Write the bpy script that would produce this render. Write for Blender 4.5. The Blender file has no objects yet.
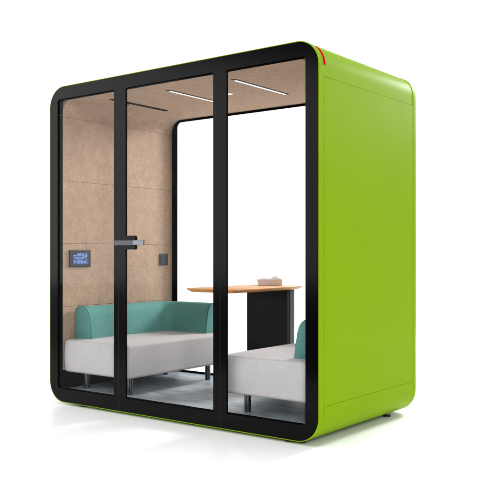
import bpy, bmesh, math, random
from mathutils import Vector, Matrix
random.seed(3)
W, D, H = 2.281, 1.232, 2.25
GZ = -0.022
scene = bpy.context.scene
col = scene.collection

# ------------------------------------------------------------ materials
def mat(name, base, rough=.5, spec=.5, metal=0.0, coat=0.0, emit=None, estr=0.0):
    m = bpy.data.materials.new(name); m.use_nodes = True
    b = m.node_tree.nodes['Principled BSDF']
    b.inputs['Base Color'].default_value = (*base, 1)
    b.inputs['Roughness'].default_value = rough
    b.inputs['Specular IOR Level'].default_value = spec
    b.inputs['Metallic'].default_value = metal
    b.inputs['Coat Weight'].default_value = coat
    if emit:
        b.inputs['Emission Color'].default_value = (*emit, 1)
        b.inputs['Emission Strength'].default_value = estr
    return m

def noise_mix(m, c1, c2, scale=(1, 1, 1), nscale=50, detail=6, lo=.35, hi=.65, bump=0.0, bdist=.001, rough_var=0):
    nt = m.node_tree; N = nt.nodes; L = nt.links; b = N['Principled BSDF']
    tc = N.new('ShaderNodeTexCoord'); mp = N.new('ShaderNodeMapping'); mp.inputs['Scale'].default_value = scale
    L.new(tc.outputs['Object'], mp.inputs['Vector'])
    n = N.new('ShaderNodeTexNoise'); n.inputs['Scale'].default_value = nscale; n.inputs['Detail'].default_value = detail
    L.new(mp.outputs[0], n.inputs['Vector'])
    r = N.new('ShaderNodeValToRGB'); r.color_ramp.elements[0].position = lo; r.color_ramp.elements[1].position = hi
    r.color_ramp.elements[0].color = (*c1, 1); r.color_ramp.elements[1].color = (*c2, 1)
    L.new(n.outputs['Fac'], r.inputs['Fac']); L.new(r.outputs['Color'], b.inputs['Base Color'])
    if bump:
        bp = N.new('ShaderNodeBump'); bp.inputs['Strength'].default_value = bump; bp.inputs['Distance'].default_value = bdist
        L.new(n.outputs['Fac'], bp.inputs['Height']); L.new(bp.outputs['Normal'], b.inputs['Normal'])
    return n, r

def second_noise(m, ramp, strength, nscale, scale=(1, 1, 1)):
    """multiply a second, larger mottling into the colour"""
    nt = m.node_tree; N = nt.nodes; L = nt.links; b = N['Principled BSDF']
    tc = N.new('ShaderNodeTexCoord'); mp = N.new('ShaderNodeMapping'); mp.inputs['Scale'].default_value = scale
    L.new(tc.outputs['Object'], mp.inputs['Vector'])
    n = N.new('ShaderNodeTexNoise'); n.inputs['Scale'].default_value = nscale; n.inputs['Detail'].default_value = 4
    L.new(mp.outputs[0], n.inputs['Vector'])
    r = N.new('ShaderNodeMapRange'); r.inputs['From Min'].default_value = .3; r.inputs['From Max'].default_value = .7
    r.inputs['To Min'].default_value = 1 - strength; r.inputs['To Max'].default_value = 1 + strength
    L.new(n.outputs['Fac'], r.inputs['Value'])
    mx = N.new('ShaderNodeVectorMath'); mx.operation = 'SCALE'
    L.new(ramp.outputs['Color'], mx.inputs[0]); L.new(r.outputs[0], mx.inputs['Scale'])
    L.new(mx.outputs[0], b.inputs['Base Color'])

GREEN = (.213, .356, .002)
M = {}
M['green'] = mat('green_lacquer', GREEN, .42, .02)
noise_mix(M['green'], tuple(c*.985 for c in GREEN), tuple(c*1.015 for c in GREEN), nscale=3, detail=3, lo=.3, hi=.7)
M['black'] = mat('black_frame', (.0005, .0005, .0006), .14, .068)
M['black_in'] = mat('black_frame_matte', (.0032, .0032, .0035), 1.0, 0.0)
M['felt'] = mat('brown_felt', (.4, .27, .2), .95, .1)
n, r = noise_mix(M['felt'], (.285, .198, .140), (.47, .336, .246), nscale=125, detail=6, lo=.32, hi=.68, bump=.35, bdist=.0015)
second_noise(M['felt'], r, .075, 16)
M['floor'] = mat('slate_floor', (.1, .12, .14), .45, .35)
n, r = noise_mix(M['floor'], (.18, .208, .232), (.39, .432, .468), scale=(1.0, 3.6, 1), nscale=7, detail=12, lo=.3, hi=.72, bump=.2, bdist=.001)
M['seat'] = mat('seat_fabric', (.5, .48, .48), .9, .15)
n, r = noise_mix(M['seat'], (.375, .362, .368), (.46, .443, .447), scale=(1, 1, 1), nscale=170, detail=6, lo=.3, hi=.7, bump=.5, bdist=.001)
second_noise(M['seat'], r, .035, 9)
M['teal'] = mat('teal_fabric', (.06, .24, .2), .85, .15)
n, r = noise_mix(M['teal'], (.086, .225, .205), (.110, .28, .252), nscale=170, detail=6, lo=.3, hi=.7, bump=.5, bdist=.001)
second_noise(M['teal'], r, .04, 9)
M['teal_dark'] = mat('teal_piping', (.035, .15, .125), .85, .15)
M['wood'] = mat('oiled_wood', (.5, .27, .1), .4, .4)
n, r = noise_mix(M['wood'], (.50, .20, .045), (.76, .35, .11), scale=(22, 1.6, 22), nscale=3, detail=8, lo=.3, hi=.7)
M['panel'] = mat('dark_panel', (.006, .0062, .0065), .5, .15)
M['chrome'] = mat('chrome', (.10, .104, .112), .28, .5, 1.0)
M['steel'] = mat('brushed_steel', (.12, .128, .145), .33, .5, 1.0)
M['gunmetal'] = mat('gunmetal', (.022, .023, .026), .35, .4, .2)
M['gap_highlight'] = mat('grey_gap_highlight', (.018, .018, .018), .6, .2)
M['grip'] = mat('grip_metal', (.075, .077, .083), .45, .3, .5)
M['darkgrey'] = mat('dark_plastic', (.022, .023, .025), .5, .3)
M['rubber'] = mat('rubber', (.02, .02, .025), .6, .3)
M['white_plastic'] = mat('white_plastic', (.75, .75, .75), .4, .4)
M['paper'] = mat('tissue_paper', (.93, .93, .93), .9, .1)
M['box'] = mat('tissue_box_card', (.76, .71, .69), .7, .2)
M['red'] = mat('red_badge', (.60, .001, .012), 1.0, .0)
M['lamp'] = mat('lamp_diffuser', (.8, .8, .8), .5, .2, emit=(1, .98, .96), estr=.7)
M['screen'] = mat('screen_image', (.01, .02, .08), .3, .3, emit=(.1, .25, .9), estr=.4)
M['glow'] = mat('screen_icons', (.1, .1, .1), .3, .3, emit=(.45, .72, 1.0), estr=.38)
M['glow2'] = mat('screen_panels', (.1, .1, .1), .3, .3, emit=(.16, .34, .95), estr=.45)

# screen: deep blue with lighter clouds of blue
nt = M['screen'].node_tree; b = nt.nodes['Principled BSDF']
tc = nt.nodes.new('ShaderNodeTexCoord'); nz = nt.nodes.new('ShaderNodeTexNoise'); nz.inputs['Scale'].default_value = 22
rp = nt.nodes.new('ShaderNodeValToRGB'); rp.color_ramp.elements[0].color = (.015, .03, .30, 1); rp.color_ramp.elements[1].color = (.12, .32, .9, 1)
rp.color_ramp.elements[0].position = .35; rp.color_ramp.elements[1].position = .65
nt.links.new(tc.outputs['Object'], nz.inputs['Vector']); nt.links.new(nz.outputs['Fac'], rp.inputs['Fac']); nt.links.new(rp.outputs['Color'], b.inputs['Emission Color'])

# clear antireflective glass: thin pane, faint mirror on top of clear transmission
g = bpy.data.materials.new('clear_glass'); g.use_nodes = True; nt = g.node_tree; nt.nodes.clear()
out = nt.nodes.new('ShaderNodeOutputMaterial'); tr = nt.nodes.new('ShaderNodeBsdfTransparent'); gl = nt.nodes.new('ShaderNodeBsdfGlossy')
gl.inputs['Roughness'].default_value = .02; tr.inputs['Color'].default_value = (.993, .996, .995, 1)
fr = nt.nodes.new('ShaderNodeFresnel'); fr.inputs['IOR'].default_value = 1.45
ml = nt.nodes.new('ShaderNodeMath'); ml.operation = 'MULTIPLY'; ml.inputs[1].default_value = .008
mix = nt.nodes.new('ShaderNodeMixShader')
nt.links.new(fr.outputs[0], ml.inputs[0]); nt.links.new(ml.outputs[0], mix.inputs['Fac'])
nt.links.new(tr.outputs[0], mix.inputs[1]); nt.links.new(gl.outputs[0], mix.inputs[2]); nt.links.new(mix.outputs[0], out.inputs['Surface'])
M['glass'] = g

# ------------------------------------------------------------ helpers
def obj(name, bm, m, parent=None, smooth=True, bevel=0.0, segs=3, angle=35):
    bmesh.ops.recalc_face_normals(bm, faces=bm.faces)
    me = bpy.data.meshes.new(name); bm.to_mesh(me); bm.free()
    o = bpy.data.objects.new(name, me); col.objects.link(o); o.data.materials.append(m)
    if bevel:
        md = o.modifiers.new('bevel', 'BEVEL'); md.width = bevel; md.segments = segs; md.limit_method = 'ANGLE'; md.angle_limit = math.radians(angle)
        md.harden_normals = True
    if smooth:
        for p in me.polygons: p.use_smooth = True
        try: me.set_sharp_from_angle(angle=math.radians(40))
        except Exception: pass
    if parent: o.parent = parent
    return o

def thing(name, label, cat, group=None):
    o = bpy.data.objects.new(name, None); col.objects.link(o); o.empty_display_size = .1
    o['label'] = label; o['category'] = cat
    if group: o['group'] = group
    return o

def add_box(bm, x0, x1, y0, y1, z0, z1):
    vs = [bm.verts.new(p) for p in ((x0, y0, z0), (x1, y0, z0), (x1, y1, z0), (x0, y1, z0), (x0, y0, z1), (x1, y0, z1), (x1, y1, z1), (x0, y1, z1))]
    for f in ((0, 3, 2, 1), (4, 5, 6, 7), (0, 1, 5, 4), (1, 2, 6, 5), (2, 3, 7, 6), (3, 0, 4, 7)): bm.faces.new([vs[i] for i in f])
    return bm
def box(*a): return add_box(bmesh.new(), *a)

def loop(x0, x1, z0, z1, r, n=14, splits=(), grooves=(), gd=.003, gw=.003):
    """closed rounded rectangle in x-z, counter-clockwise from bottom-right; splits = extra z stations on both sides"""
    pts = []
    def side(x, up, sgn):
        lst = []
        for s in splits: lst.append((s, 0))
        for q in grooves: lst += [(q - gw, 0), (q, gd * sgn), (q + gw, 0)]
        lst.sort(key=lambda t: t[0], reverse=not up)
        return [(x + d, z) for z, d in lst]
    def arc(cx, cz, a0):
        return [(cx + r * math.cos(math.radians(a0 + 90 * i / n)), cz + r * math.sin(math.radians(a0 + 90 * i / n))) for i in range(n + 1)]
    pts += arc(x1 - r, z0 + r, -90); pts += side(x1, True, 1)
    pts += arc(x1 - r, z1 - r, 0)
    pts += arc(x0 + r, z1 - r, 90); pts += side(x0, False, -1)
    pts += arc(x0 + r, z0 + r, 180)
    return pts

def ring(outer, inner, y0, y1, keep=None, closed=True):
    """solid between two matching x-z loops, extruded y0..y1"""
    n = len(outer); bm = bmesh.new()
    idx = list(range(n)) if keep is None else keep
    q = [[bm.verts.new((outer[i][0], y0, outer[i][1])), bm.verts.new((outer[i][0], y1, outer[i][1])),
          bm.verts.new((inner[i][0], y1, inner[i][1])), bm.verts.new((inner[i][0], y0, inner[i][1]))] for i in idx]
    m = len(q)
    for k in range(m if closed else m - 1):
        a, b2 = q[k], q[(k + 1) % m]
        for j in range(4): bm.faces.new((a[j], b2[j], b2[(j + 1) % 4], a[(j + 1) % 4]))
    if not closed:
        bm.faces.new(q[0]); bm.faces.new(q[-1][::-1])
    return bm

def plate_with_hole(outer, holes, y0, y1):
    """flat plate in x-z with rectangular/rounded holes, thickness y0..y1"""
    bm = bmesh.new(); edges = []
    for lp in [outer] + holes:
        vs = [bm.verts.new((x, y0, z)) for x, z in lp]
        for i in range(len(vs)): edges.append(bm.edges.new((vs[i], vs[(i + 1) % len(vs)])))
    res = bmesh.ops.triangle_fill(bm, use_beauty=True, use_dissolve=False, edges=edges)
    fs = [f for f in res['geom'] if isinstance(f, bmesh.types.BMFace)]
    ex = bmesh.ops.extrude_face_region(bm, geom=fs)
    bmesh.ops.translate(bm, verts=[v for v in ex['geom'] if isinstance(v, bmesh.types.BMVert)], vec=(0, y1 - y0, 0))
    return bm

def rr(x0, x1, z0, z1, rs, n=8):
    """rounded rect outline, rs = radii (bottom-right, top-right, top-left, bottom-left)"""
    out = []
    for (cx, cz, a0, r) in ((x1, z0, -90, rs[0]), (x1, z1, 0, rs[1]), (x0, z1, 90, rs[2]), (x0, z0, 180, rs[3])):
        sx = -1 if cx == x1 else 1; sz = 1 if cz == z0 else -1
        if r < 1e-6: out.append((cx, cz)); continue
        for i in range(n + 1):
            a = math.radians(a0 + 90 * i / n); out.append((cx + sx * r + r * math.cos(a), cz + sz * r + r * math.sin(a)))
    return out

def cyl(x, y, z0, z1, r, n=32, r2=None):
    bm = bmesh.new(); r2 = r if r2 is None else r2
    a = [bm.verts.new((x + r * math.cos(2 * math.pi * i / n), y + r * math.sin(2 * math.pi * i / n), z0)) for i in range(n)]
    b2 = [bm.verts.new((x + r2 * math.cos(2 * math.pi * i / n), y + r2 * math.sin(2 * math.pi * i / n), z1)) for i in range(n)]
    bm.faces.new(a[::-1]); bm.faces.new(b2)
    for i in range(n): bm.faces.new((a[i], a[(i + 1) % n], b2[(i + 1) % n], b2[i]))
    return bm

def tube(pts, r, n=8):
    bm = bmesh.new(); rings = []
    for i, p in enumerate(pts):
        p = Vector(p); a = Vector(pts[max(0, i - 1)]); c = Vector(pts[min(len(pts) - 1, i + 1)])
        t = (c - a).normalized(); u = t.cross(Vector((0, 1, 0)))
        if u.length < .1: u = t.cross(Vector((1, 0, 0)))
        u.normalize(); v = t.cross(u)
        rings.append([bm.verts.new(p + r * (math.cos(2 * math.pi * k / n) * u + math.sin(2 * math.pi * k / n) * v)) for k in range(n)])
    for i in range(len(rings) - 1):
        for k in range(n): bm.faces.new((rings[i][k], rings[i][(k + 1) % n], rings[i + 1][(k + 1) % n], rings[i + 1][k]))
    bm.faces.new(rings[0][::-1]); bm.faces.new(rings[-1])
    return bm

# ------------------------------------------------------------ the setting
bm = bmesh.new()
# a finite white studio sweep: it ends in front of the pod, outside the picture, and runs far out behind it
out_g = [(-6, -2.05), (11, -2.05), (11, 7.5), (-6, 7.5)]
vs = [bm.verts.new((x, y, GZ)) for x, y in out_g]
bm.faces.new(vs)
M['ground'] = mat('white_studio_floor', (.93, .93, .93), .3, .2)
gnd = obj('ground', bm, M['ground'], smooth=False); gnd['kind'] = 'structure'

# ------------------------------------------------------------ the pod
pod = thing('office_pod', 'large lime green acoustic booth with black framed glass front, standing on the white studio floor', 'office pod')
SX0, SX1, SZ0, SZ1, SR = -.0055, W + .0055, -.0055, H + .0055, .148
ZS = (.2, 2.046)
def shell_loops(inset, t):
    o = loop(SX0 + inset, SX1 - inset, SZ0 + inset, SZ1 - inset, SR - inset, 16, splits=[ZS[0] - .00006, ZS[0] + .00006, ZS[1] - .00006, ZS[1] + .00006])
    i = loop(SX0 + t, SX1 - t, SZ0 + t, SZ1 - t, SR - t, 16, splits=[ZS[0] - .00006, ZS[0] + .00006, ZS[1] - .00006, ZS[1] + .00006])
    return o, i
o_, i_ = shell_loops(0, .030)
# front and rear trims, full rings with a rounded outer edge
obj('front_trim', ring(*shell_loops(0, .0055), .0, .0508), M['green'], pod, bevel=.0025)
obj('rear_trim', ring(*shell_loops(0, .030), 1.1835, D), M['green'], pod, bevel=.008, segs=4)
# carcass just under the skin (closes the seams)
obj('carcass', ring(*shell_loops(.0080, .030), .0575, 1.1775), M['green'], pod)
# four skin pieces; index ranges in the loop
nn = 17
iBR = 0; iR = nn; iTR = nn + 4; iTL = iTR + nn; iL = iTL + nn; iBL = iL + 4; tot = iBL + nn
def piece(name, idx, ins, m=M['green'], bv=.0024):
    oo, ii = shell_loops(ins, .0078)
    return obj(name, ring(oo, ii, .0545, 1.1805, keep=idx, closed=False), m, pod, bevel=bv, segs=3)
piece('side_panel', [iR + 1, iR + 2], 0, bv=.0045)
piece('side_panel', [iL + 1, iL + 2], 0, bv=.0045)
piece('roof_panel', [iR + 3] + list(range(iTR, iTR + nn)) + list(range(iTL, iTL + nn)) + [iL], .0022)
piece('base_panel', [iL + 3] + list(range(iBL, iBL + nn)) + list(range(0, nn)) + [iR], .0)
# red curved badge on the seam at the roof corner
bm = bmesh.new(); prev = None; nseg = 18
for k in range(nseg + 1):
    a = math.radians(2 + 50 * k / nseg); rr_ = SR + .0022
    c = (SX1 - SR, SZ1 - SR); q = []
    for (rad, yy) in ((rr_, .0505), (rr_, .0675), (SR - .001, .0675), (SR - .001, .0505)):
        q.append(bm.verts.new((c[0] + rad * math.cos(a), yy, c[1] + rad * math.sin(a))))
    if prev:
        for j in range(4): bm.faces.new((prev[j], q[j], q[(j + 1) % 4], prev[(j + 1) % 4]))
    else: bm.faces.new(q)
    prev = q
bm.faces.new(prev[::-1])
obj('badge', bm, M['red'], pod, bevel=.0008, segs=2)['label'] = 'curved red badge strip on the roof corner'

# interior
IX0, IX1, IZ0, IZ1, IR = .079, W - .079, .070, 2.170, .105
FL = .078          # floor height
gz = (.672, 1.131, 1.586, 2.052)
# build the lining as an open band: walls + ceiling
lo_o = loop(.0255, W - .0255, .0255, H - .0255, .12, 16, splits=[g_ for z in gz for g_ in (z - .003, z, z + .003)])
lo_i = loop(IX0, IX1, IZ0, IZ1, IR, 16, grooves=gz, gd=.0035, gw=.003)
keep = list(range(nn, nn + 12)) + list(range(nn + 12, nn + 12 + 2 * nn)) + list(range(nn + 12 + 2 * nn, nn + 24 + 2 * nn))
# prepend/append points at baseboard height
lo_o2 = [(W - .0255, .214)] + [lo_o[i] for i in keep] + [(.0255, .214)]
lo_i2 = [(IX1, .214)] + [lo_i[i] for i in keep] + [(IX0, .214)]
obj('felt_lining', ring(lo_o2, lo_i2, .048, 1.2195, closed=False), M['felt'], pod)
for x0, x1 in ((.050, IX0 - .002), (IX1 + .002, W - .050)):
    obj('baseboard', box(x0, x1, .048, 1.2195, .0505, .2125), M['black_in'], pod, bevel=.001)
bm = box(IX0 - .0015, IX1 + .0015, .048, 1.2195, .026, FL)
obj('floor_deck', bm, M['floor'], pod, smooth=False)
# ceiling: two lit strips, one dark slot, one round spot
for (x, y0, y1, lit) in ((.385, .235, .82, 0), (.925, .25, .80, 1), (1.487, .25, .865, 1)):
    z = IZ1
    if lit:
        f = obj('ceiling_light', box(x - .017, x + .017, y0, y1, z - .004, z + .004), M['darkgrey'], pod, bevel=.001)
        obj('diffuser', box(x - .0075, x + .0075, y0 + .022, y1 - .022, z - .0065, z - .0035), M['lamp'], f)
    else:
        f = obj('ceiling_vent', box(x - .019, x + .019, y0, y1, z - .004, z + .004), M['black_in'], pod, bevel=.001)
f = obj('spotlight', cyl(1.19, .59, IZ1 - .006, IZ1 + .002, .026), M['white_plastic'], pod, bevel=.002)
obj('diffuser', cyl(1.19, .59, IZ1 - .008, IZ1 - .005, .018), M['lamp'], f)
# control screen and socket on the left felt wall
f = obj('control_screen', box(IX0 + .0003, IX0 + .012, .104, .309, .960, 1.084), M['darkgrey'], pod, bevel=.004)
f['label'] = 'dark bezel wall screen with a lit blue display'
obj('display', box(IX0 + .0115, IX0 + .0126, .134, .279, .980, 1.064), M['screen'], f, smooth=False)
bm = bmesh.new(); xs = IX0 + .0128
for (ya, yb, za, zb) in ((.140, .165, 1.040, 1.047), (.172, .215, 1.043, 1.052), (.222, .240, 1.036, 1.048), (.250, .266, 1.028, 1.052), (.142, .164, .998, 1.002),
                         (.142, .160, 1.006, 1.010), (.142, .164, .990, .993), (.236, .262, .990, 1.002), (.150, .245, 1.022, 1.030), (.255, .272, 1.012, 1.016)):
    add_box(bm, xs - .0004, xs + .0003, ya, yb, za, zb)
obj('icons', bm, M['glow'], f, smooth=False)
bm = bmesh.new()
for (ya, yb, za, zb) in ((.172, .200, .986, 1.014), (.205, .230, .986, 1.014), (.172, .24, 1.052, 1.060)):
    obj('tile', box(xs - .0006, xs + .0001, ya, yb, za, zb), M['glow2'], f, smooth=False)
bm.free()
f = obj('power_socket', box(IX0 + .0003, IX0 + .010, 1.066, 1.160, .962, 1.056), M['darkgrey'], pod, bevel=.003)
bm = bmesh.new()
for yy in (1.092, 1.134): add_box(bm, IX0 + .0095, IX0 + .0108, yy - .015, yy + .015, .980, 1.038)
obj('socket_insert', bm, M['gunmetal'], f, bevel=.001)

# front: inner frame ring + three framed panes
fo = loop(.0005, W - .0005, .0005, H - .0005, .142, 16)
fi = loop(.0815, W - .0815, .092, 2.163, .02, 16)
obj('front_frame', ring(fo, fi, .015, .0475), M['black_in'], pod, bevel=.001)
ZB, ZT = .092, 2.163
def framed(name, x0, x1, ix0, ix1, ro, ri, label):
    fr_ = obj(name, plate_with_hole(rr(x0, x1, .0008, H - .0008, ro, 16), [rr(ix0, ix1, ZB, ZT, ri, 6)][:1], -.0015, .0125), M['black'], pod, smooth=True)
    fr_['label'] = label
    fr_.data.materials.append(M['black_in'])          # matte ground edges of the panes
    for p in fr_.data.polygons:
        if abs(p.normal.y) < .5: p.material_index = 1
    obj('glass', box(ix0 - .008, ix1 + .008, .0035, .0085, ZB - .008, ZT + .008), M['glass'], fr_, smooth=False)
    return fr_
RO = .1425
framed('glass_panel', .0008, .7005, .082, .662, (0, 0, RO, RO), (.0, .0, .022, .022), 'left fixed glass pane with black border')
door = framed('door', .7055, 1.5810, .774, 1.530, (0, 0, 0, 0), (0, 0, 0, 0), 'middle glass door with black border and lever handle')
framed('glass_panel', 1.5860, W - .0008, 1.634, W - .0835, (RO, RO, 0, 0), (.022, .022, 0, 0), 'right fixed glass pane with black border')
for xa, xb in ((.7012, .7048), (1.5818, 1.5852)):
    obj('gap_highlight', box(xa - .0005, xb + .0005, -.0005, .0095, .004, H - .004), M['gap_highlight'], pod, smooth=False)  # grey strip filling the pane gap, coloured as the highlight on its edges
# lock case and lever
lk = obj('lock_case', plate_with_hole(rr(.730, .864, 1.084, 1.177, (.014, .014, .002, .002), 6), [], -.0045, .0185), M['black'], door, bevel=.0015)
bm = box(.684, .862, -.020, -.0046, 1.112, 1.146)
obj('handle', bm, M['grip'], door, bevel=.003)
bm = box(.8625, .962, -.024, -.012, 1.113, 1.146)
obj('handle_lever', bm, M['steel'], door, bevel=.003)
# small pale glazing clips beside the left pane and on the rear frame
for (x, y, z) in ((.0835, .020, 2.055), (.7775, .016, 2.052)):
    obj('glass_clip', box(x - .001, x + .007, y - .006, y + .006, z - .005, z + .004), M['steel'], pod, bevel=.001)

# rear frame and glass
ro = loop(.0005 + .025, W - .0255, .0255, H - .0255, .12, 16)
ri = loop(.131, W - .131, .094, 2.152, .045, 16)
rf = obj('rear_frame', ring(ro, ri, 1.2205, 1.2312), M['black_in'], pod, bevel=.001)
obj('rear_glass', box(.128, W - .128, 1.2232, 1.2282, .091, 2.155), M['glass'], rf, smooth=False)
# feet
for (x, y) in ((.30, .062), (2.06, .055), (W - .11, 1.03), (.2, 1.1)):
    f = obj('foot', cyl(x, y, GZ, GZ + .010, .036 if y < .1 else .026), M['rubber'], pod, bevel=.002)
    obj('foot_stem', cyl(x, y, GZ + .008, .0, .012, 16), M['steel'], f)
f = obj('foot', cyl(2.137, .06, GZ, .0, .020, 24), M['rubber'], pod, bevel=.003)

# ------------------------------------------------------------ sofas
def sofa(mirror, label):
    mx = (lambda x: W - x) if mirror else (lambda x: x)
    t = thing('sofa', label, 'sofa', 'two facing L shaped sofas inside the pod')
    SXa, SXb, SYa, SYb = .092, .742, .052, 1.145
    # upholstered seat block, slightly crowned on top
    bm = bmesh.new(); nx, ny = 16, 26
    def top(u, v): return .436 + .010 * (1 - (2 * u - 1) ** 4) * (1 - (2 * v - 1) ** 4)
    def pos(u, v, w):
        # w 0 bottom .. 1 top; sides bulge a touch
        bul = .006 * math.sin(math.pi * w)
        x = SXa + (SXb - SXa) * u; y = SYa + (SYb - SYa) * v
        if u == 0: x -= bul
        if u == 1: x += bul
        if v == 0: y -= bul
        z = .205 + (top(u, v) - .205) * w
        return (mx(x), y, z)
    cache = {}
    nw = 6
    def V(i, j, k):
        key = (i, j, k)
        if key not in cache: cache[key] = bm.verts.new(pos(i / nx, j / ny, k / nw))
        return cache[key]
    for i in range(nx):
        for j in range(ny):
            bm.faces.new((V(i, j, nw), V(i + 1, j, nw), V(i + 1, j + 1, nw), V(i, j + 1, nw)))
            bm.faces.new((V(i, j, 0), V(i, j + 1, 0), V(i + 1, j + 1, 0), V(i + 1, j, 0)))
    for k in range(nw):
        for i in range(nx):
            bm.faces.new((V(i, 0, k), V(i + 1, 0, k), V(i + 1, 0, k + 1), V(i, 0, k + 1)))
            bm.faces.new((V(i, ny, k), V(i, ny, k + 1), V(i + 1, ny, k + 1), V(i + 1, ny, k)))
        for j in range(ny):
            bm.faces.new((V(0, j, k), V(0, j, k + 1), V(0, j + 1, k + 1), V(0, j + 1, k)))
            bm.faces.new((V(nx, j, k), V(nx, j + 1, k), V(nx, j + 1, k + 1), V(nx, j, k + 1)))
    obj('seat', bm, M['seat'], t, bevel=.020, segs=5, angle=50)
    # backrest: profile swept along wall, round the corner, along the rear glass
    prof = [(0, .0), (0, .195), (.006, .214), (.020, .228), (.042, .235), (.078, .236), (.104, .230), (.126, .214), (.142, .190), (.153, .155), (.162, .105), (.170, .05), (.176, 0)]
    bx, by, R = .088, 1.150, .23
    path = [((bx, y), (1, 0)) for y in [.155, .16, .17] + [.17 + (by - R - .17) * k / 12 for k in range(1, 13)]]
    for k in range(1, 13):
        a = math.radians(180 - 90 * k / 12); path.append(((bx + R + R * math.cos(a), by - R + R * math.sin(a)), (-math.cos(a), -math.sin(a))))
    xe = .655
    for k in range(1, 7): path.append(((bx + R + (xe - bx - R) * k / 6, by), (0, -1)))
    bm = bmesh.new(); prev = None
    for (p, nrm) in path:
        q = [bm.verts.new((mx(p[0] + nrm[0] * d), p[1] + nrm[1] * d, top(.3, .5) - .010 + z)) for d, z in prof]
        if prev:
            for j in range(len(q)): bm.faces.new((prev[j], q[j], q[(j + 1) % len(q)], prev[(j + 1) % len(q)]))
        else: bm.faces.new(q)
        prev = q
    bm.faces.new(prev[::-1])
    br = obj('backrest', bm, M['teal'], t, bevel=.010, segs=4, angle=50)
    zb = top(.3, .5) - .010
    def pipe(y0, tr): return obj('piping', tube([tr(d, z) for d, z in prof[:]], .0028), M['teal_dark'], br)
    pipe(0, lambda d, z: (mx(bx + d * 1.0), .160, zb + z + (.0006 if d > 0 else 0)))
    pipe(0, lambda d, z: (mx(xe - .006), by - d, zb + z + (.0006 if d > 0 else 0)))
    for (x, y) in ((.185, .185), (.628, .185), (.185, 1.03), (.628, 1.03)):
        obj('leg', cyl(mx(x), y, FL, .207, .021), M['chrome'], t, bevel=.001)
    return t
sofa(False, 'pale grey and teal sofa against the brown felt wall, below the blue screen')
sofa(True, 'pale grey and teal sofa behind the right glass pane, cut off by the black frame')

# ------------------------------------------------------------ table
tb = thing('table', 'narrow wooden table with a black panel base between the two sofas', 'table')
X0, X1, Y0, Y1, ZT_ = 1.0, 1.418, .34, 1.180, .822
out_t = rr(X0, X1, Y0, Y1, (.03, .03, .03, .03), 8)
def inset(o, d):
    cx, cy = (X0 + X1) / 2, (Y0 + Y1) / 2
    return [(cx + (x - cx) * (1 - 2 * d / (X1 - X0)), cy + (y - cy) * (1 - 2 * d / (Y1 - Y0))) for x, y in o]
bm = bmesh.new(); prev = None
for (d, z) in ((.024, ZT_ - .026), (.003, ZT_ - .010), (0, ZT_ - .007), (0, ZT_ - .002), (.002, ZT_)):
    q = [bm.verts.new((x, y, z)) for x, y in inset(out_t, d)]
    if prev:
        for j in range(len(q)): bm.faces.new((prev[j], q[j], q[(j + 1) % len(q)], prev[(j + 1) % len(q)]))
    else: bm.faces.new(q[::-1])
    prev = q
bm.faces.new(prev)
obj('tabletop', bm, M['wood'], tb)
PX0, PX1 = .985, 1.386
obj('panel_leg', box(PX0, PX1 - .028, 1.062, 1.082, FL + .012, ZT_ - .0265), M['panel'], tb, bevel=.0015)
# extruded column closing the right end of the panel
obj('column', plate_with_hole([(x, z) for x, z in rr(PX1 - .0275, PX1, FL + .012, ZT_ - .0265, (0, 0, 0, 0))], [], 1.048, 1.108), M['gunmetal'], tb, bevel=.006)
obj('foot_plate', box(PX0, PX1, 1.02, 1.14, FL, FL + .0115), M['panel'], tb, bevel=.002)

# ------------------------------------------------------------ tissue box
tx = thing('tissue_box', 'pale tissue box with white tissue sticking out, lying on the wooden table', 'tissue box')
tx.location = (1.19, 1.075, ZT_); tx.rotation_euler = (0, 0, math.radians(33))
bx0, bx1, by0, by1 = -.094, .094, -.05, .05
bm = bmesh.new()
lo = [bm.verts.new((x, y, 0)) for x, y in ((bx0 + .010, by0 + .008), (bx1 - .006, by0 + .008), (bx1 - .006, by1 - .008), (bx0 + .010, by1 - .008))]
hi = [bm.verts.new((x, y,   .046)) for x, y in ((bx0, by0), (bx1, by0), (bx1, by1), (bx0, by1))]
bm.faces.new(lo[::-1]); bm.faces.new(hi)
for i in range(4): bm.faces.new((lo[i], lo[(i + 1) % 4], hi[(i + 1) % 4], hi[i]))
obj('carton', bm, M['box'], tx, bevel=.003)
bm = bmesh.new(); N_ = 22; vv = {}
for i in range(N_ + 1):
    for j in range(N_ + 1):
        u, v = i / N_, j / N_
        x = bx0 + .012 + (bx1 - bx0 - .018) * u; y = by0 + .02 + (by1 - by0 - .03) * v
        e = math.sin(math.pi * u) ** .6 * math.sin(math.pi * v) ** .6
        z =   .047 + e * (.010 + .004 * math.sin(7 * u + 4 * v) + .0022 * math.sin(17 * u - 9 * v)) + .014 * max(0, math.sin(math.pi * min(1, max(0, (u - .55) / .45)))) * e
        vv[i, j] = bm.verts.new((x + .004 * math.sin(14 * v), y + .004 * math.sin(12 * u), z))
for i in range(N_):
    for j in range(N_): bm.faces.new((vv[i, j], vv[i + 1, j], vv[i + 1, j + 1], vv[i, j + 1]))
o = obj('tissue', bm, M['paper'], tx)
sd = o.modifiers.new('thick', 'SOLIDIFY'); sd.thickness = .0012

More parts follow.
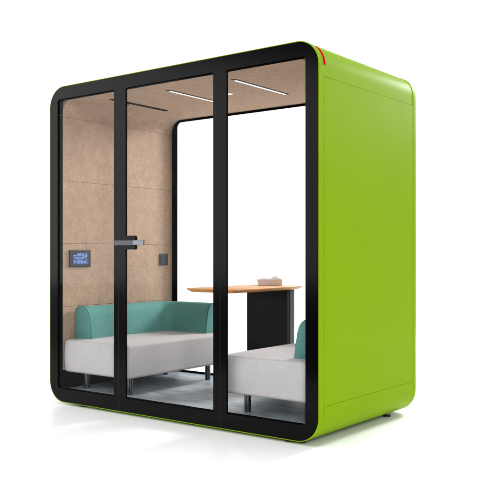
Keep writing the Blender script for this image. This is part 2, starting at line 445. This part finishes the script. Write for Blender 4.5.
# ------------------------------------------------------------ light
world = bpy.data.worlds.new("World"); scene.world = world; world.use_nodes = True
nt = world.node_tree; bg = nt.nodes['Background']
tc = nt.nodes.new('ShaderNodeTexCoord'); sp = nt.nodes.new('ShaderNodeSeparateXYZ'); rp = nt.nodes.new('ShaderNodeValToRGB')
nt.links.new(tc.outputs['Generated'], sp.inputs[0]); nt.links.new(sp.outputs['Z'], rp.inputs['Fac']); nt.links.new(rp.outputs['Color'], bg.inputs['Color'])
cr = rp.color_ramp; cr.elements[0].position = .34; cr.elements[0].color = (1, 1, 1, 1); cr.elements[1].position = .8; cr.elements[1].color = (.75, .75, .77, 1)
bg.inputs['Strength'].default_value = 1.30
# white cyclorama behind the pod, dim studio on the camera's side
dt = nt.nodes.new('ShaderNodeVectorMath'); dt.operation = 'DOT_PRODUCT'; dt.inputs[1].default_value = (-.609, .793, 0)
mr = nt.nodes.new('ShaderNodeMapRange'); mr.inputs['From Min'].default_value = -.45; mr.inputs['From Max'].default_value = .1
mr.inputs['To Min'].default_value = .06; mr.inputs['To Max'].default_value = 1.0
ms = nt.nodes.new('ShaderNodeVectorMath'); ms.operation = 'SCALE'
nt.links.new(tc.outputs['Generated'], dt.inputs[0]); nt.links.new(dt.outputs['Value'], mr.inputs['Value'])
nt.links.new(rp.outputs['Color'], ms.inputs[0]); nt.links.new(mr.outputs[0], ms.inputs['Scale']); nt.links.new(ms.outputs[0], bg.inputs['Color'])

def area(name, loc, target, sx, sy, power, color=(1, 1, 1)):
    l = bpy.data.lights.new(name, 'AREA'); l.shape = 'RECTANGLE'; l.size = sx; l.size_y = sy; l.energy = power; l.color = color
    o = bpy.data.objects.new(name, l); col.objects.link(o); o.location = loc
    o.rotation_euler = (Vector(target) - Vector(loc)).to_track_quat('-Z', 'Y').to_euler()
    return o
# radiance = power / (pi * area)
area('softbox_front', (-2.9, -4.6, 2.2), (1.2, 0, 2.2), 6.0, 3.1, 3.4 * math.pi * 18.6)
area('softbox_top', (1.2, -1.2, 6.0), (1.2, -.6, 0), 7.0, 5.0, 1.9 * math.pi * 35)
area('key_rear', (2.3, 7.0, 3.8), (.4, .6, .5), 1.8, 1.8, 780)
area('key_front', (7.9, -6.0, 3.6), (.9, .4, .8), 2.6, 2.6, 450)

# ------------------------------------------------------------ camera
cam = bpy.data.cameras.new('camera'); co = bpy.data.objects.new('camera', cam); col.objects.link(co); scene.camera = co
co.location = (4.66571842, -3.81707091, 1.05065578); co.rotation_euler = (math.pi / 2, 0, 0.654789944)
cam.sensor_width = 36; cam.lens = 809.022 / 480 * 36; cam.shift_y = 14.6 / 480; cam.clip_end = 500; cam.clip_start = .05
scene.view_settings.view_transform = 'Standard'; scene.view_settings.look = 'None'; scene.view_settings.exposure = 0; scene.view_settings.gamma = 1
scene.render.resolution_x = 1024; scene.render.resolution_y = 1024
scene.cycles.transparent_max_bounces = 24
scene.cycles.max_bounces = 12
